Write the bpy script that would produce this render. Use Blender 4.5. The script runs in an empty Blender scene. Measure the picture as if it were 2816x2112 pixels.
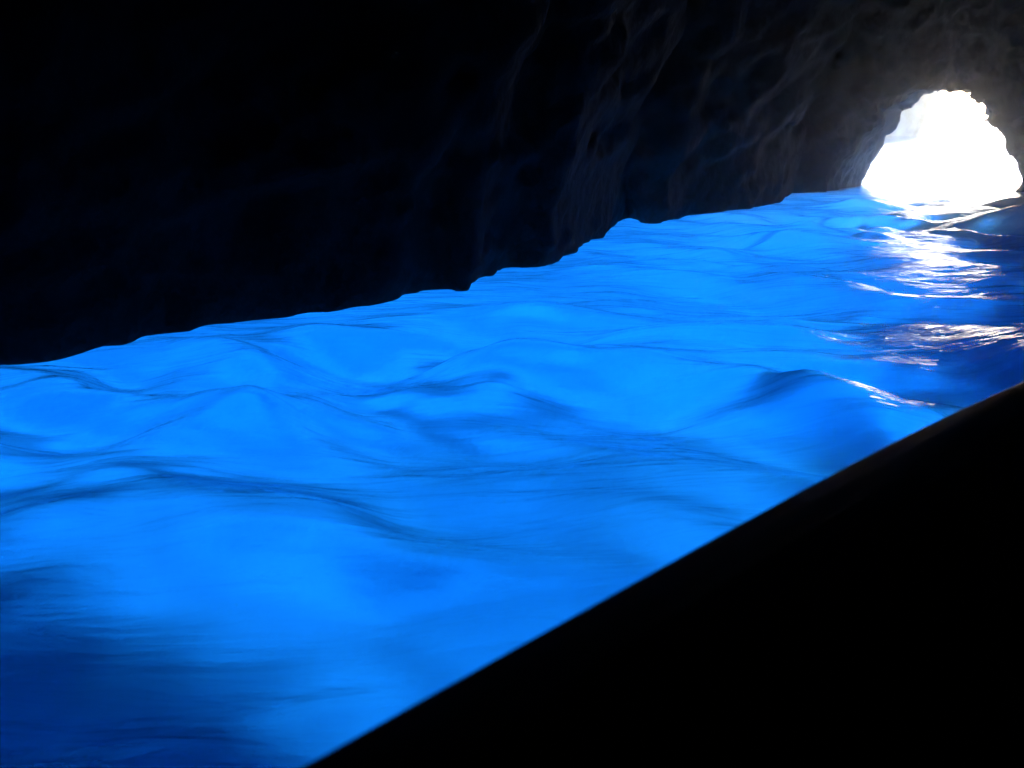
import bpy, bmesh, math, random
import numpy as np
from mathutils import Vector, Matrix
R = math.radians
sc = bpy.context.scene
col = sc.collection

# ------------------------------------------------------------------ camera
cam_d = bpy.data.cameras.new("camera")
cam = bpy.data.objects.new("camera", cam_d)
col.objects.link(cam)
cam.location = (0, 0, 0.95)
cam.rotation_euler = (R(90 - 15.57), 0, 0)
cam_d.sensor_width = 36
cam_d.lens = 35.0
cam_d.clip_start = 0.02
cam_d.clip_end = 3000
cam_d.dof.use_dof = True
cam_d.dof.focus_distance = 7.0
cam_d.dof.aperture_fstop = 6.0
sc.camera = cam

# ------------------------------------------------------------------ sky, sun, exposure
SUN_EL, SUN_AZ = 29.0, 24.0          # the sun stands beyond the cave mouth
world = bpy.data.worlds.new("World")
sc.world = world
world.use_nodes = True
wn = world.node_tree
bg = wn.nodes["Background"]
sky = wn.nodes.new("ShaderNodeTexSky")
sky.sky_type = 'NISHITA'
sky.sun_disc = False
sky.sun_elevation = R(SUN_EL)
sky.sun_rotation = R(SUN_AZ)
wn.links.new(sky.outputs[0], bg.inputs[0])
bg.inputs[1].default_value = 0.075
sun_d = bpy.data.lights.new("sun", 'SUN')
sun_d.energy = 5.0
sun_d.angle = R(2.0)
sun_d.color = (1.0, 0.96, 0.90)
sun = bpy.data.objects.new("sun", sun_d)
col.objects.link(sun)
sdir = Vector((math.sin(R(SUN_AZ)) * math.cos(R(SUN_EL)), math.cos(R(SUN_AZ)) * math.cos(R(SUN_EL)), math.sin(R(SUN_EL))))
sun.rotation_euler = sdir.to_track_quat('Z', 'Y').to_euler()
sc.view_settings.view_transform = 'Standard'
sc.view_settings.look = 'None'
sc.view_settings.exposure = 3.08
sc.view_settings.gamma = 1.0
sc.cycles.max_bounces = 12
sc.cycles.transmission_bounces = 12
sc.cycles.volume_bounces = 1
sc.cycles.caustics_reflective = False
sc.cycles.sample_clamp_indirect = 4.0

# ------------------------------------------------------------------ helpers
rng = np.random.default_rng(7)
LAT = rng.random((32, 32, 32)).astype(np.float32) * 2 - 1

def noise3(p):
    """value noise on a periodic lattice; p is (N,3)"""
    i = np.floor(p).astype(np.int32)
    f = (p - i).astype(np.float32)
    f = f * f * (3 - 2 * f)
    i0 = i & 31
    i1 = (i + 1) & 31
    x0, y0, z0 = i0.T
    x1, y1, z1 = i1.T
    fx, fy, fz = f.T
    a = LAT[x0, y0, z0] * (1 - fx) + LAT[x1, y0, z0] * fx
    b = LAT[x0, y1, z0] * (1 - fx) + LAT[x1, y1, z0] * fx
    c = LAT[x0, y0, z1] * (1 - fx) + LAT[x1, y0, z1] * fx
    d = LAT[x0, y1, z1] * (1 - fx) + LAT[x1, y1, z1] * fx
    return (a * (1 - fy) + b * fy) * (1 - fz) + (c * (1 - fy) + d * fy) * fz

def mesh_obj(name, verts, faces, mat, parent=None, smooth=True):
    me = bpy.data.meshes.new(name)
    verts = np.asarray(verts, dtype=np.float32)
    if isinstance(faces, np.ndarray):
        nf, k = faces.shape
        me.vertices.add(len(verts))
        me.vertices.foreach_set("co", verts.ravel())
        me.loops.add(nf * k)
        me.loops.foreach_set("vertex_index", faces.astype(np.int32).ravel())
        me.polygons.add(nf)
        me.polygons.foreach_set("loop_start", np.arange(0, nf * k, k, dtype=np.int32))
        me.polygons.foreach_set("loop_total", np.full(nf, k, dtype=np.int32))
        me.update(calc_edges=True)
        me.validate()
    else:
        me.from_pydata([tuple(map(float, v)) for v in verts], [], faces)
        me.update()
    if smooth:
        me.polygons.foreach_set("use_smooth", np.ones(len(me.polygons), dtype=bool))
    me.materials.append(mat)
    o = bpy.data.objects.new(name, me)
    col.objects.link(o)
    if parent:
        o.parent = parent
    return o

def tag(o, label=None, cat=None, kind=None, group=None):
    for k, v in (("label", label), ("category", cat), ("kind", kind), ("group", group)):
        if v:
            o[k] = v
    return o

def new_mat(name):
    m = bpy.data.materials.new(name)
    m.use_nodes = True
    nt = m.node_tree
    nt.nodes.clear()
    out = nt.nodes.new("ShaderNodeOutputMaterial")
    return m, nt, out

def rock_mat(name, c0, c1, scale, rough, bump, stretch=(1, 1, 1)):
    m, nt, out = new_mat(name)
    N, L = nt.nodes, nt.links
    b = N.new("ShaderNodeBsdfPrincipled")
    g = N.new("ShaderNodeNewGeometry")
    mp = N.new("ShaderNodeMapping")
    mp.inputs['Scale'].default_value = stretch
    L.new(g.outputs['Position'], mp.inputs[0])
    n1 = N.new("ShaderNodeTexNoise")
    n1.inputs['Scale'].default_value = scale
    n1.inputs['Detail'].default_value = 9
    n1.inputs['Roughness'].default_value = 0.65
    L.new(mp.outputs[0], n1.inputs['Vector'])
    r = N.new("ShaderNodeValToRGB")
    r.color_ramp.elements[0].position = 0.35
    r.color_ramp.elements[1].position = 0.68
    r.color_ramp.elements[0].color = (*c0, 1)
    r.color_ramp.elements[1].color = (*c1, 1)
    L.new(n1.outputs[0], r.inputs[0])
    L.new(r.outputs[0], b.inputs['Base Color'])
    b.inputs['Roughness'].default_value = rough
    b.inputs['Specular IOR Level'].default_value = .02
    n2 = N.new("ShaderNodeTexNoise")
    n2.inputs['Scale'].default_value = scale * 4
    n2.inputs['Detail'].default_value = 8
    L.new(mp.outputs[0], n2.inputs['Vector'])
    bp = N.new("ShaderNodeBump")
    bp.inputs['Strength'].default_value = bump
    bp.inputs['Distance'].default_value = 0.06
    L.new(n2.outputs[0], bp.inputs['Height'])
    L.new(bp.outputs[0], b.inputs['Normal'])
    L.new(b.outputs[0], out.inputs[0])
    return m

# ------------------------------------------------------------------ cave rock
# shoreline of the cave floor (rock meets water), anticlockwise seen from above
SHORE = np.array([
    (-7.5, -2), (-7.0, 1.0), (-5.0, 2.4), (-3.2, 3.2), (-1.96, 3.7), (-1.81, 3.76), (-1.64, 3.94), (-1.52, 4.24),
    (-1.27, 4.45), (-.97, 4.68), (-.73, 4.81), (-.58, 4.88), (-.53, 5.11), (-.45, 5.30), (-.35, 5.34),
    (-.23, 5.30), (-.20, 5.49), (-.13, 5.87), (-.02, 6.08), (.21, 6.12), (.34, 6.54), (.50, 7.07),
    (.65, 7.37), (.84, 8.18), (.97, 8.72), (1.07, 8.78), (1.04, 8.39), (1.28, 8.39), (1.48, 8.87),
    (1.80, 9.17), (2.14, 9.50), (2.51, 10.04), (2.76, 10.43), (3.17, 11.45), (3.58, 11.6), (3.93, 11.7),
    (4.9, 12.0), (5.85, 11.7), (6.15, 11.45), (6.9, 10.6), (8.0, 8.5), (8.5, 4.0), (7.5, -1), (5, -5), (0, -6.5), (-5, -5)], dtype=np.float64)

def poly_sdf(px, py, poly):
    d = np.full(px.shape, 1e9)
    inside = np.zeros(px.shape, bool)
    n = len(poly)
    for i in range(n):
        ax, ay = poly[i]
        bx, by = poly[(i + 1) % n]
        ex, ey = bx - ax, by - ay
        wx, wy = px - ax, py - ay
        t = np.clip((wx * ex + wy * ey) / (ex * ex + ey * ey), 0, 1)
        d = np.minimum(d, (wx - ex * t) ** 2 + (wy - ey * t) ** 2)
        c = (ay > py) != (by > py)
        with np.errstate(divide='ignore', invalid='ignore'):
            xi = (bx - ax) * (py - ay) / (by - ay) + ax
        inside ^= c & (px < xi)
    d = np.sqrt(d)
    return np.where(inside, -d, d)

# the arch of the mouth: across (metres, along X at Y=11.6) and up
ARCH = np.array([(3.93, -1.0), (3.93, .06), (4.05, .30), (4.17, .57), (4.27, .78), (4.36, .92), (4.49, 1.04), (4.68, 1.10),
                 (4.84, 1.16), (4.95, 1.13), (5.05, 1.12), (5.09, 1.05), (5.13, 1.08), (5.20, 1.01), (5.28, .84), (5.40, .72),
                 (5.55, .57), (5.65, .40), (5.76, .12), (5.80, -1.0)])
AX = np.array([0.39, 0.921])                 # tunnel axis, seaward

def spaced(segs):
    out = [segs[0][0]]
    for a, b, s in segs:
        n = max(1, int(round((b - a) / s)))
        out += list(np.linspace(a, b, n + 1)[1:])
    return np.array(out)

def surface_nets(F, xs, ys, zs):
    """closed quad mesh of F=0 (F<0 is rock)"""
    S = F < 0
    nx, ny, nz = F.shape
    c = [S[i:nx - 1 + i, j:ny - 1 + j, k:nz - 1 + k] for i in (0, 1) for j in (0, 1) for k in (0, 1)]
    tot = sum(a.astype(np.int8) for a in c)
    act = (tot > 0) & (tot < 8)
    idx = np.full(act.shape, -1, np.int32)
    I, J, K = np.nonzero(act)
    idx[I, J, K] = np.arange(len(I))
    acc = np.zeros((len(I), 3))
    cnt = np.zeros(len(I))
    for ax in range(3):
        o = [a for a in range(3) if a != ax]
        for u in (0, 1):
            for v in (0, 1):
                d0 = [0, 0, 0]
                d0[o[0]], d0[o[1]] = u, v
                d1 = list(d0)
                d1[ax] = 1
                f0 = F[I + d0[0], J + d0[1], K + d0[2]]
                f1 = F[I + d1[0], J + d1[1], K + d1[2]]
                m = (f0 < 0) != (f1 < 0)
                t = np.where(m, f0 / np.where(m, f0 - f1, 1), 0)
                p = np.tile(np.array(d0, float), (len(I), 1))
                p[:, ax] = t
                acc[m] += p[m]
                cnt[m] += 1
    acc /= cnt[:, None]
    g = np.stack([I, J, K], 1) + acc
    V = np.stack([np.interp(g[:, 0], np.arange(nx), xs), np.interp(g[:, 1], np.arange(ny), ys),
                  np.interp(g[:, 2], np.arange(nz), zs)], 1)
    Q = []
    for ax in range(3):
        a, b = [(1, 2), (2, 0), (0, 1)][ax]
        sl0 = [slice(None)] * 3
        sl1 = [slice(None)] * 3
        sl0[ax] = slice(0, -1)
        sl1[ax] = slice(1, None)
        s0, s1 = S[tuple(sl0)], S[tuple(sl1)]
        E = np.array(np.nonzero(s0 != s1))
        flip = s0[tuple(E)]
        ok = (E[a] > 0) & (E[b] > 0) & (E[a] < F.shape[a] - 1) & (E[b] < F.shape[b] - 1)
        E, flip = E[:, ok], flip[ok]
        q = []
        for da, db in ((-1, -1), (0, -1), (0, 0), (-1, 0)):
            e = E.copy()
            e[a] += da
            e[b] += db
            q.append(idx[tuple(e)])
        q = np.stack(q, 1)
        q[~flip] = q[~flip][:, ::-1]
        Q.append(q)
    return V, np.concatenate(Q)

def build_cave():
    xs = spaced([(-9.2, -2.6, .12), (-2.6, 3.4, .045), (3.4, 6.6, .03), (6.6, 10.6, .12)])
    ys = spaced([(-8.2, 3.0, .14), (3.0, 10.8, .045), (10.8, 12.9, .03), (12.9, 15.6, .06)])
    zs = spaced([(-.5, 1.6, .035), (1.6, 3.0, .06), (3.0, 7.0, .12)])
    X2, Y2 = np.meshgrid(xs, ys, indexing='ij')
    shore = poly_sdf(X2, Y2, SHORE).astype(np.float32)
    # seaward limit of the rock, uneven; bulge at left added to shade the water
    face = (Y2 * 1.0 - (13.0 + 1.55 / (1 + np.exp((X2 - 1.35) * 1.5)) + .35 * np.sin(X2 * 1.3) + .25 * np.sin(X2 * 3.1 + 1) + .14 * np.sin(X2 * 6.7 + 2))).astype(np.float32)
    z = zs.astype(np.float32)
    H = 4.6
    zz = np.clip(z / H, 0, 1)
    inset = (3.0 * (1 - np.sqrt(np.clip(1 - zz ** 2, 0, 1))) + .18 * np.clip(z, 0, 9) + 2.0 * np.clip(z, -9, 0)).astype(np.float32)
    # cave air: negative inside the hollow
    air = np.maximum(shore[:, :, None] + inset[None, None, :], (z - H)[None, None, :])
    # mouth tunnel
    cx, cy = 4.88, 11.6
    s = (X2 - cx) * AX[0] + (Y2 - cy) * AX[1]
    a = (X2 - cx) * AX[1] - (Y2 - cy) * AX[0]
    al = a / AX[1] + cx                       # across, measured as on the arch outline
    A3 = np.broadcast_to(al[:, :, None], air.shape)
    sel = (np.abs(al - cx) < 1.9) & (s > -1.6)
    mouth = np.full(air.shape, 9.0, np.float32)
    ii, jj = np.nonzero(sel)
    pa = np.repeat(al[ii, jj][:, None], len(zs), 1)
    pz = np.repeat(zs[None, :], len(ii), 0)
    m = poly_sdf(pa, pz, ARCH)
    ss = s[ii, jj][:, None]
    left = np.clip((cx - pa) / .9, 0, 1)
    neck = .15 + .75 * left                    # the narrowest point lies further out on the left
    flare = np.where(ss < neck, (neck - ss) * (.05 + .20 * left), .20 * (ss - neck))
    mouth[ii, jj, :] = m - flare
    air = np.minimum(air, mouth)
    # rock = not air, above the undercut, inland of the face
    base = np.maximum(-air, face[:, :, None])
    base = np.maximum(base, (-.20 - z)[None, None, :])
    base = np.maximum(base, (z - 6.6)[None, None, :])
    base = np.maximum(base, (np.maximum(-9.0 - X2, X2 - 10.4).astype(np.float32))[:, :, None])
    base = np.maximum(base, (-8.0 - Y2).astype(np.float32)[:, :, None])
    # roughness, only near the surface
    I, J, K = np.nonzero(np.abs(base) < .9)
    P = np.stack([xs[I], ys[J], zs[K]], 1)
    d = np.array([.56, .77, .30]); d /= np.linalg.norm(d)
    al_ = P @ d
    Q = P - np.outer(al_, d) * .72             # bedding runs up and to the right
    n = .11 * noise3(Q * .8 + 3) + .08 * noise3(Q * 1.9 + 11) + .07 * noise3(Q * 4.3) + .075 * noise3(Q * 9.1 + 5)
    nf = .10 * noise3(P * 4.0 + 9) + .07 * noise3(P * 9.0) + .045 * noise3(P * 19.0 + 2)
    sm = s[I, J]
    near = np.exp(-np.clip(np.abs(mouth[I, J, K]) / .28, 0, 9) ** 2)
    w = np.clip(P[:, 2] / .8, .03, 1)
    disp = (n * (1 - .85 * near) + nf * (.25 + .5 * near)) * w
    disp += .05 * noise3(P * 7.0 + 31) * np.exp(-(P[:, 2] / .3) ** 2) + .03 * noise3(P * 15.0 + 13) * np.exp(-(P[:, 2] / .3) ** 2)
    base[I, J, K] += disp
    F = np.pad(base, 1, constant_values=.05)
    e = lambda v: np.concatenate([[v[0] - .03], v, [v[-1] + .03]])
    return surface_nets(F, e(xs), e(ys), e(zs))

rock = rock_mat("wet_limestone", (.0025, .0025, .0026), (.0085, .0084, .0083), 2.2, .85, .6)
nt = rock.node_tree                            # paler towards the mouth: daylight glow on the rim painted into the colour
N, L = nt.nodes, nt.links
geo = N.new("ShaderNodeNewGeometry")
sep = N.new("ShaderNodeSeparateXYZ")
L.new(geo.outputs['Position'], sep.inputs[0])
nz = N.new("ShaderNodeTexNoise")
nz.inputs['Scale'].default_value = 5
nz.inputs['Detail'].default_value = 5
L.new(geo.outputs['Position'], nz.inputs['Vector'])
ad = N.new("ShaderNodeMath"); ad.operation = 'ADD'
L.new(sep.outputs['Y'], ad.inputs[0]); L.new(nz.outputs[0], ad.inputs[1])
mouth_glow = N.new("ShaderNodeMapRange")
mouth_glow.inputs['From Min'].default_value = 12.15
mouth_glow.inputs['From Max'].default_value = 12.9
L.new(ad.outputs[0], mouth_glow.inputs['Value'])
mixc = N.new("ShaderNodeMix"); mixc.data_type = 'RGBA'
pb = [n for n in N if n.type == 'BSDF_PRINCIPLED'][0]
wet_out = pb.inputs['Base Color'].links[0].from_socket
L.new(mouth_glow.outputs[0], mixc.inputs[0]); L.new(wet_out, mixc.inputs[6])
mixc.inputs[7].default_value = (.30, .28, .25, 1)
bounce_glow = N.new("ShaderNodeMapRange")             # lower wall painted paler, standing in for blue light off the water
bounce_glow.inputs['From Min'].default_value = 1.25
bounce_glow.inputs['From Max'].default_value = .55
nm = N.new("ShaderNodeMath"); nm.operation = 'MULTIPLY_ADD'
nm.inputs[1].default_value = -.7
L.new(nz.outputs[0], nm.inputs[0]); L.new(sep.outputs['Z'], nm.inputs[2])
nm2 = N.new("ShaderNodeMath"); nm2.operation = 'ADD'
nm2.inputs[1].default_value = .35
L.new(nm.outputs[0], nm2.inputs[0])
L.new(nm2.outputs[0], bounce_glow.inputs['Value'])
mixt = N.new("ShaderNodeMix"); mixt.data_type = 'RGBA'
bounce_pale = N.new("ShaderNodeMix"); bounce_pale.data_type = 'RGBA'; bounce_pale.blend_type = 'MULTIPLY'
bounce_pale.inputs[0].default_value = 1
L.new(wet_out, bounce_pale.inputs[6]); bounce_pale.inputs[7].default_value = (6, 6, 6, 1)
L.new(bounce_glow.outputs[0], mixt.inputs[0]); L.new(wet_out, mixt.inputs[6]); L.new(bounce_pale.outputs[2], mixt.inputs[7])
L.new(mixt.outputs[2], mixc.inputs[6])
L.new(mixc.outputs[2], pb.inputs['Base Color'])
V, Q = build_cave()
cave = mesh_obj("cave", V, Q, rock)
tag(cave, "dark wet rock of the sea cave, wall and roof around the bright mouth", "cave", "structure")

# ------------------------------------------------------------------ seabed
def build_seabed():
    xs = spaced([(-90, -14, 4), (-14, 14, .25), (14, 90, 4)])
    ys = spaced([(-60, -10, 4), (-10, 24, .25), (24, 120, 4)])
    X, Y = np.meshgrid(xs, ys, indexing='ij')
    P = np.stack([X.ravel(), Y.ravel(), np.zeros(X.size)], 1)
    z = -5.2 + .35 * noise3(P * .25 + 4) + .22 * noise3(P * .7) + .1 * noise3(P * 1.9 + 7)
    V = P.copy()
    V[:, 2] = z
    nx, ny = X.shape
    i, j = np.meshgrid(np.arange(nx - 1), np.arange(ny - 1), indexing='ij')
    a = (i * ny + j).ravel()
    F = np.stack([a, a + ny, a + ny + 1, a + 1], 1)
    return V, F
sand = rock_mat("white_sand", (.10, .10, .095), (.84, .82, .76), .75, .9, .3)
V, F = build_seabed()
tag(mesh_obj("seabed", V, F, sand), "pale sand floor under the water", "seabed", "structure")

# ------------------------------------------------------------------ water: one closed body with a moving surface
def build_water():
    xs = spaced([(-90, -30, 6), (-30, -10, 1), (-10, -3, .10), (-3, 6.5, .032), (6.5, 10, .1), (10, 30, 1), (30, 90, 6)])
    ys = spaced([(-60, -20, 6), (-20, -2, .6), (-2, .5, .06), (.5, 13, .032), (13, 17, .1), (17, 40, 1), (40, 120, 6)])
    X, Y = np.meshgrid(xs, ys, indexing='ij')
    x, y = X.ravel(), Y.ravel()
    P = np.stack([x, y, np.zeros_like(x)], 1)
    wx = x + .22 * noise3(P * .9 + 1) + .05 * noise3(P * 2.3 + 8)
    wy = y + .22 * noise3(P * .9 + 21) + .05 * noise3(P * 2.3 + 17)
    r = np.random.default_rng(21)
    dx = np.zeros_like(x); dy = np.zeros_like(x); dz = np.zeros_like(x)
    main = math.atan2(-.92, -.25)
    for k in range(110):
        lam = .16 * (1.9 / .16) ** r.random()
        kk = 2 * math.pi / lam
        th = main + r.normal(0, .75)
        am = .0078 * (lam / .8) ** 1.05 * (.5 + r.random()) * (1.25 if .45 < lam < 1.2 else 1.0 if lam > .45 else .7)
        ph = r.random() * 6.283
        c, s_ = math.cos(th), math.sin(th)
        A = kk * (wx * c + wy * s_) + ph
        dz += am * np.cos(A)
        dx -= .45 * am * c * np.sin(A)
        dy -= .45 * am * s_ * np.sin(A)
    amp = np.where((np.abs(x) < 30) & (y < 40) & (y > -20), 1.0, 0.0)
    shd = np.full(x.shape, 9.0)
    nb = (np.abs(x) < 10) & (np.abs(y - 3) < 11)
    shd[nb] = -poly_sdf(x[nb], y[nb], SHORE)
    amp = amp * np.clip(.15 + shd / 1.3, .15, 1)
    far = np.clip((y - 7) / 4.5, 0, 1)
    amp = amp * (1 - .42 * far) * (1 - .7 * np.clip((y - 10) / 1.5, 0, 1))
    grp = .75 + .5 * noise3(P * .45 + 40)
    V = np.stack([x + dx * amp * grp, y + dy * amp * grp, dz * amp * grp], 1)
    nx, ny = X.shape
    i, j = np.meshgrid(np.arange(nx - 1), np.arange(ny - 1), indexing='ij')
    a = (i * ny + j).ravel()
    F = np.stack([a, a + ny, a + ny + 1, a + 1], 1)
    # skirt and floor so that the body is closed
    ring = np.concatenate([np.arange(nx) * ny, (nx - 1) * ny + np.arange(1, ny), (np.arange(nx - 2, -1, -1)) * ny + ny - 1, np.arange(ny - 2, 0, -1)])
    n0 = len(V)
    low = V[ring].copy(); low[:, 2] = -9
    V = np.concatenate([V, low, [[0, 30, -9]]])
    m = len(ring)
    k = np.arange(m)
    k1 = (k + 1) % m
    side = np.stack([ring[k], n0 + k, n0 + k1, ring[k1]], 1)
    side = side[:, ::-1].copy()
    F = np.concatenate([F, side[:, ::-1]])
    tri = np.stack([n0 + k, np.full(m, n0 + m), n0 + k1], 1)
    return V, F, tri

def water_mat():
    m, nt, out = new_mat("sea_water")
    N, L = nt.nodes, nt.links
    g = N.new("ShaderNodeNewGeometry")
    # fine ripples
    mp = N.new("ShaderNodeMapping")
    mp.inputs['Rotation'].default_value = (0, 0, R(14))
    mp.inputs['Scale'].default_value = (.7, 1.5, 1)
    L.new(g.outputs['Position'], mp.inputs[0])
    n1 = N.new("ShaderNodeTexNoise")
    n1.inputs['Scale'].default_value = 8
    n1.inputs['Detail'].default_value = 4
    n1.inputs['Distortion'].default_value = .6
    L.new(mp.outputs[0], n1.inputs['Vector'])
    bp = N.new("ShaderNodeBump")
    bp.inputs['Strength'].default_value = .6
    bp.inputs['Distance'].default_value = .03
    L.new(n1.outputs[0], bp.inputs['Height'])
    # inside the cave: refraction softened by fine chop, plus a sharper mirror of the cave and the mouth
    rf = N.new("ShaderNodeBsdfRefraction")
    rf.inputs['IOR'].default_value = 1.33
    rf.inputs['Roughness'].default_value = .33
    gs = N.new("ShaderNodeBsdfGlossy")
    gs.inputs['Roughness'].default_value = .05
    L.new(bp.outputs[0], gs.inputs['Normal'])
    fg = N.new("ShaderNodeFresnel")
    fg.inputs[0].default_value = 1.33
    m2 = N.new("ShaderNodeMapping")            # wind-drawn streaks along the crests
    m2.inputs['Rotation'].default_value = (0, 0, R(-12))
    m2.inputs['Scale'].default_value = (1.3, 5.5, 1)
    L.new(g.outputs['Position'], m2.inputs[0])
    n2 = N.new("ShaderNodeTexNoise")
    n2.inputs['Scale'].default_value = 1.5
    n2.inputs['Detail'].default_value = 6
    n2.inputs['Roughness'].default_value = .55
    n2.inputs['Distortion'].default_value = .5
    L.new(m2.outputs[0], n2.inputs['Vector'])
    b2 = N.new("ShaderNodeBump")
    b2.inputs['Strength'].default_value = .42
    b2.inputs['Distance'].default_value = .045
    L.new(n2.outputs[0], b2.inputs['Height'])
    L.new(b2.outputs[0], fg.inputs['Normal'])
    b3 = N.new("ShaderNodeBump")
    b3.inputs['Strength'].default_value = .15
    b3.inputs['Distance'].default_value = .045
    L.new(n2.outputs[0], b3.inputs['Height'])
    L.new(b3.outputs[0], rf.inputs['Normal'])
    glass = N.new("ShaderNodeMixShader")
    L.new(fg.outputs[0], glass.inputs[0]); L.new(rf.outputs[0], glass.inputs[1]); L.new(gs.outputs[0], glass.inputs[2])
    # open sea beyond the mouth: clear surface that lets sunlight straight down
    fr = N.new("ShaderNodeFresnel")
    fr.inputs[0].default_value = 1.33
    L.new(bp.outputs[0], fr.inputs['Normal'])
    tr = N.new("ShaderNodeBsdfTransparent")
    gl = N.new("ShaderNodeBsdfGlossy")
    gl.inputs['Roughness'].default_value = .06
    L.new(bp.outputs[0], gl.inputs['Normal'])
    op = N.new("ShaderNodeMixShader")
    fb = N.new("ShaderNodeMath")               # rays leaving the water pass straight out
    fb.operation = 'SUBTRACT'
    fb.use_clamp = True
    L.new(fr.outputs[0], fb.inputs[0]); L.new(g.outputs['Backfacing'], fb.inputs[1])
    L.new(fb.outputs[0], op.inputs[0]); L.new(tr.outputs[0], op.inputs[1]); L.new(gl.outputs[0], op.inputs[2])
    sx = N.new("ShaderNodeSeparateXYZ")
    L.new(g.outputs['Position'], sx.inputs[0])
    mr = N.new("ShaderNodeMapRange")
    mr.inputs['From Min'].default_value = 12.6
    mr.inputs['From Max'].default_value = 13.0
    L.new(sx.outputs['Y'], mr.inputs['Value'])
    mx = N.new("ShaderNodeMixShader")
    L.new(mr.outputs[0], mx.inputs[0]); L.new(glass.outputs[0], mx.inputs[1]); L.new(op.outputs[0], mx.inputs[2])
    L.new(mx.outputs[0], out.inputs['Surface'])
    # body of the water: red is absorbed first, some light is scattered back
    ab = N.new("ShaderNodeVolumeAbsorption")
    ab.inputs['Color'].default_value = (0.0, .695, .972, 1)
    ab.inputs['Density'].default_value = .35
    vs = N.new("ShaderNodeVolumeScatter")
    vs.inputs['Color'].default_value = (.35, .75, 1, 1)
    vs.inputs['Density'].default_value = .052
    vs.inputs['Anisotropy'].default_value = .35
    ad = N.new("ShaderNodeAddShader")
    L.new(ab.outputs[0], ad.inputs[0]); L.new(vs.outputs[0], ad.inputs[1])
    L.new(ad.outputs[0], out.inputs['Volume'])
    return m

V, F, tri = build_water()
faces = [tuple(f) for f in F.tolist()] + [tuple(f) for f in tri.tolist()]
wo = mesh_obj("water", V, faces, water_mat())
bm = bmesh.new(); bm.from_mesh(wo.data)
bmesh.ops.recalc_face_normals(bm, faces=bm.faces)
bm.to_mesh(wo.data); bm.free()
tag(wo, "luminous blue choppy water filling the cave and the sea beyond", "water", "structure")

# ------------------------------------------------------------------ rock outside and under water
def blob_rock(name, centre, radii, mat, seed, rough=.3, sub=5):
    bm = bmesh.new()
    bmesh.ops.create_icosphere(bm, subdivisions=sub, radius=1)
    P = np.array([v.co[:] for v in bm.verts])
    n = noise3(P * 1.6 + seed) * rough + noise3(P * 3.7 + seed * 2) * rough * .5 + noise3(P * 8 + seed) * rough * .25
    Pn = P * (1 + n)[:, None] * np.array(radii)
    for v, p in zip(bm.verts, Pn):
        v.co = p
    me = bpy.data.meshes.new(name)
    bm.to_mesh(me); bm.free()
    me.polygons.foreach_set("use_smooth", np.ones(len(me.polygons), dtype=bool))
    me.materials.append(mat)
    o = bpy.data.objects.new(name, me)
    o.location = centre
    col.objects.link(o)
    return o

ochre = rock_mat("ochre_limestone", (.46, .30, .13), (.74, .64, .46), .6, .9, .5)
tag(blob_rock("headland", (9.9, 36, 1.5), (4.4, 3.0, 5.0), ochre, 5, .12),
    "pale ochre cliff glimpsed in the glare through the cave mouth", "cliff")
drowned = rock_mat("drowned_blocker", (.03, .03, .028), (.09, .085, .075), 1.5, .9, .6)
tag(blob_rock("submerged_blocker", (7.2, 12.2, -2.7), (2.45, .9, 3.0), drowned, 9, .18),
    "dark rock added under water to shade the right side of the water", "rock", "structure")  # unseen blocker, added to throw shade on the right-hand water

# ------------------------------------------------------------------ rowing boat the picture is taken from
def plain_mat(name, c0, c1, rough, coat=0.0, grain=(1, 14, 14)):
    m, nt, out = new_mat(name)
    N, L = nt.nodes, nt.links
    b = N.new("ShaderNodeBsdfPrincipled")
    tc = N.new("ShaderNodeTexCoord")
    mp = N.new("ShaderNodeMapping")
    mp.inputs['Scale'].default_value = grain
    L.new(tc.outputs['Object'], mp.inputs[0])
    n1 = N.new("ShaderNodeTexNoise")
    n1.inputs['Scale'].default_value = 3
    n1.inputs['Detail'].default_value = 6
    L.new(mp.outputs[0], n1.inputs['Vector'])
    r = N.new("ShaderNodeValToRGB")
    r.color_ramp.elements[0].position = .35
    r.color_ramp.elements[1].position = .7
    r.color_ramp.elements[0].color = (*c0, 1)
    r.color_ramp.elements[1].color = (*c1, 1)
    L.new(n1.outputs[0], r.inputs[0])
    L.new(r.outputs[0], b.inputs['Base Color'])
    b.inputs['Roughness'].default_value = rough
    b.inputs['Coat Weight'].default_value = coat
    bp = N.new("ShaderNodeBump")
    bp.inputs['Strength'].default_value = .25
    bp.inputs['Distance'].default_value = .004
    L.new(n1.outputs[0], bp.inputs['Height'])
    L.new(bp.outputs[0], b.inputs['Normal'])
    L.new(b.outputs[0], out.inputs[0])
    return m
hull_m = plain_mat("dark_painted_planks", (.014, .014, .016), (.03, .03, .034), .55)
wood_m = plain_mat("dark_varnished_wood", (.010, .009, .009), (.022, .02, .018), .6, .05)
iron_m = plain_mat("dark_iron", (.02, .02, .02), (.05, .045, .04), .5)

BU = Vector((.69, .724, 0)).normalized()
boat = bpy.data.objects.new("rowing_boat", None)
col.objects.link(boat)
boat.location = BU * .75 + Vector((-BU.y, BU.x, 0)) * -.198
boat.rotation_euler = (0, 0, math.atan2(BU.y, BU.x))
tag(boat, "dark wooden rowing boat whose straight rail cuts across the lower right corner", "boat")
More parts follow.
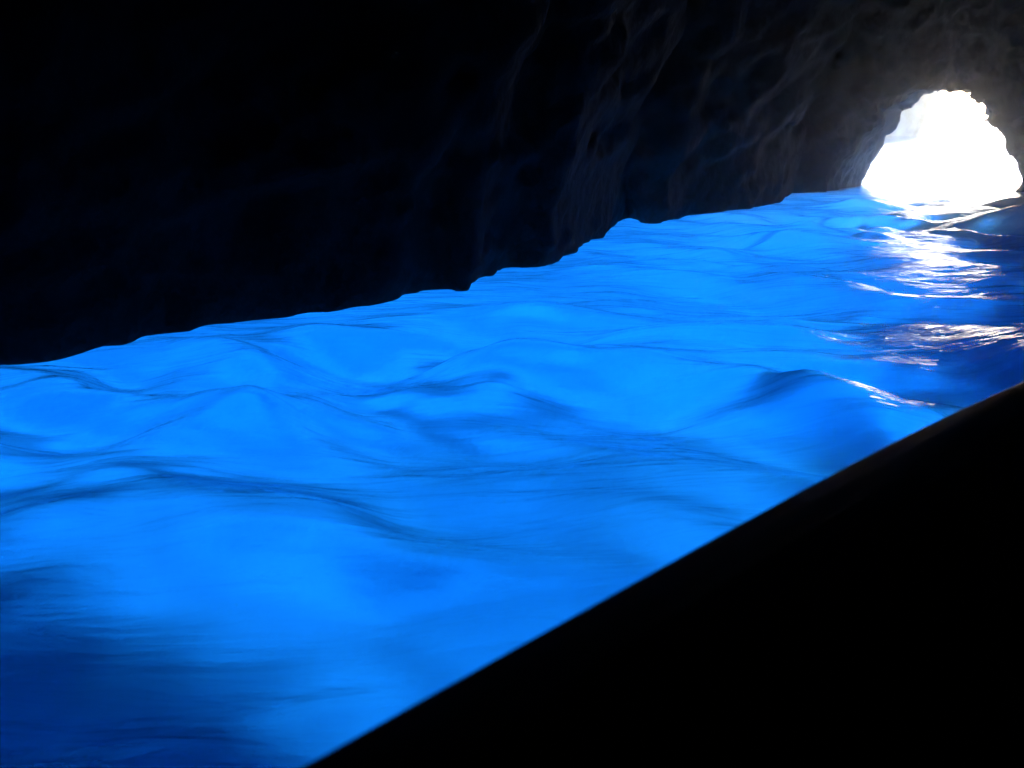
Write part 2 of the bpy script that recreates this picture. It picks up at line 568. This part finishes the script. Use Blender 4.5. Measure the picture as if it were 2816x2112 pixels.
# local frame: +x to the bow, +y to port, origin amidships at the water
BOW, STERN = 2.28, -2.55
def half(x):
    return .668 * (1 - (abs(x) / 2.3) ** 2.7) if x > 0 else .668 * (1 - .42 * (abs(x) / 2.55) ** 2.6)
def sheer(x):
    return .50 + (.16 * (x / 2.3) ** 2.4 if x > 0 else .05 * (x / 2.55) ** 2)
def section(x, off, nseg=14):
    b, t = max(half(x) - off, .004), sheer(x)
    k = -.14 + (.2 * (x / 2.3) ** 4 if x > 0 else .02) + off
    pts = []
    for i in range(2 * nseg + 1):
        a = -math.pi / 2 + math.pi * i / (2 * nseg)
        yy = math.copysign(abs(math.sin(a)) ** .62, math.sin(a)) * b
        zz = k + (t - k) * (1 - abs(math.cos(a)) ** .75)
        pts.append((x, yy, zz))
    return pts
XS = list(np.linspace(STERN, BOW, 49))
def loft(secs):
    V = [p for s in secs for p in s]
    n = len(secs[0])
    F = [(i * n + j, i * n + j + 1, (i + 1) * n + j + 1, (i + 1) * n + j) for i in range(len(secs) - 1) for j in range(n - 1)]
    return V, F, n
Vo, Fo, n = loft([section(x, 0) for x in XS])
Vi, Fi, _ = loft([section(x, .022) for x in XS])
k = len(Vo)
Vh = Vo + Vi
Fh = Fo + [tuple(k + q for q in reversed(f)) for f in Fi]
for i in range(len(XS) - 1):
    for j in (0, n - 1):
        a, b = i * n + j, (i + 1) * n + j
        Fh.append((a, b, k + b, k + a))
for i in (0, len(XS) - 1):
    for j in range(n - 1):
        Fh.append((i * n + j, i * n + j + 1, k + i * n + j + 1, k + i * n + j))
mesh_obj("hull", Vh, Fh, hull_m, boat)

def box_mesh(bm, x0, x1, y0, y1, z0, z1):
    vs = [bm.verts.new(p) for p in ((x0, y0, z0), (x1, y0, z0), (x1, y1, z0), (x0, y1, z0), (x0, y0, z1), (x1, y0, z1), (x1, y1, z1), (x0, y1, z1))]
    for f in ((3, 2, 1, 0), (4, 5, 6, 7), (0, 1, 5, 4), (1, 2, 6, 5), (2, 3, 7, 6), (3, 0, 4, 7)):
        bm.faces.new([vs[q] for q in f])
def bm_obj(name, bm, mat, parent, bevel=.006):
    if bevel:
        bmesh.ops.bevel(bm, geom=bm.edges[:] , offset=bevel, segments=2, affect='EDGES', profile=.5)
    me = bpy.data.meshes.new(name)
    bm.to_mesh(me); bm.free()
    me.materials.append(mat)
    o = bpy.data.objects.new(name, me)
    col.objects.link(o)
    o.parent = parent
    return o
for sgn in (1, -1):                                   # the two rails
    secs = []
    for x in XS:
        b, t = half(x), sheer(x)
        prof = []
        for q in range(13):
            a = 2 * math.pi * q / 12
            cx_, cz_ = math.cos(a), math.sin(a)
            yy = max(b - .012, .02) + .036 * math.copysign(abs(cx_) ** .35, cx_)
            prof.append((x, sgn * max(yy, .006), t + .012 + .022 * math.copysign(abs(cz_) ** .35, cz_)))
        secs.append(prof)
    Vg, Fg, n2 = loft(secs)
    Fg += [tuple(range(12)), tuple(reversed([(len(XS) - 1) * n2 + q for q in range(12)]))]
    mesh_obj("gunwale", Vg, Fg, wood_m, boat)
for x in np.arange(-2.2, 2.0, .36):                   # bent frames inside the hull
    secs = []
    for dxx, off in ((-.012, .022), (-.012, .04), (.012, .04), (.012, .022)):
        secs.append(section(x + dxx, off + .0015))
    Vr, Fr, _ = loft(secs)
    mesh_obj("rib", Vr, Fr, wood_m, boat, smooth=False)
Vf, Ff = [], []                                       # floor of boards, closed from side to side
fx = list(np.linspace(-2.5, 1.9, 45))
for x in fx:
    s_in = section(x, .02)
    w = 0
    for p, q in zip(s_in[len(s_in) // 2:], s_in[len(s_in) // 2 + 1:]):
        if p[2] <= .14 <= q[2]:
            w = p[1] + (q[1] - p[1]) * (.14 - p[2]) / (q[2] - p[2])
    w = max(w, .03)
    for q in range(41):
        yy = -w + 2 * w * q / 40
        Vf.append((x, yy, .14 - (.008 if q % 5 == 0 else 0)))
for i in range(len(fx) - 1):
    for j in range(40):
        Ff.append((i * 41 + j, (i + 1) * 41 + j, (i + 1) * 41 + j + 1, i * 41 + j + 1))
mesh_obj("floorboards", Vf, Ff, wood_m, boat, smooth=False)
for x in (-1.75, -.45, 1.15):
    bm = bmesh.new()
    w = half(x) - .03
    box_mesh(bm, x - .12, x + .12, -w, w, .33, .36)
    bm_obj("thwart", bm, wood_m, boat)
bm = bmesh.new()
w = half(STERN)
vs = [bm.verts.new((STERN - .03, p[1], p[2])) for p in section(STERN, -.002)]
ws = [bm.verts.new((STERN - .002, p[1], p[2])) for p in section(STERN, -.002)]
bm.faces.new(vs); bm.faces.new(list(reversed(ws)))
for i in range(len(vs)):
    j = (i + 1) % len(vs)
    bm.faces.new((vs[j], vs[i], ws[i], ws[j]))
bm_obj("transom", bm, hull_m, boat, 0)
bm = bmesh.new()
box_mesh(bm, BOW - .02, BOW + .04, -.03, .03, .0, .66)
bm_obj("stem", bm, wood_m, boat)

# ------------------------------------------------------------------ haze added for the glare around the mouth
def haze_box():
    x0, x1, y0, y1, z0, z1 = -100, 100, -70, 130, -10, 9
    V = [(x, y, z) for z in (z0, z1) for y in (y0, y1) for x in (x0, x1)]
    F = [(0, 2, 3, 1), (4, 5, 7, 6), (0, 1, 5, 4), (1, 3, 7, 5), (3, 2, 6, 7), (2, 0, 4, 6)]
    m, nt, out = new_mat("glare_haze")
    v = nt.nodes.new("ShaderNodeVolumePrincipled")
    v.inputs['Color'].default_value = (.95, .97, 1, 1)
    v.inputs['Density'].default_value = .0062
    v.inputs['Anisotropy'].default_value = .968
    nt.links.new(v.outputs[0], out.inputs['Volume'])
    return tag(mesh_obj("haze", V, F, m, smooth=False), "thin haze added for the glare around the bright mouth", "haze", "stuff")
haze_box()
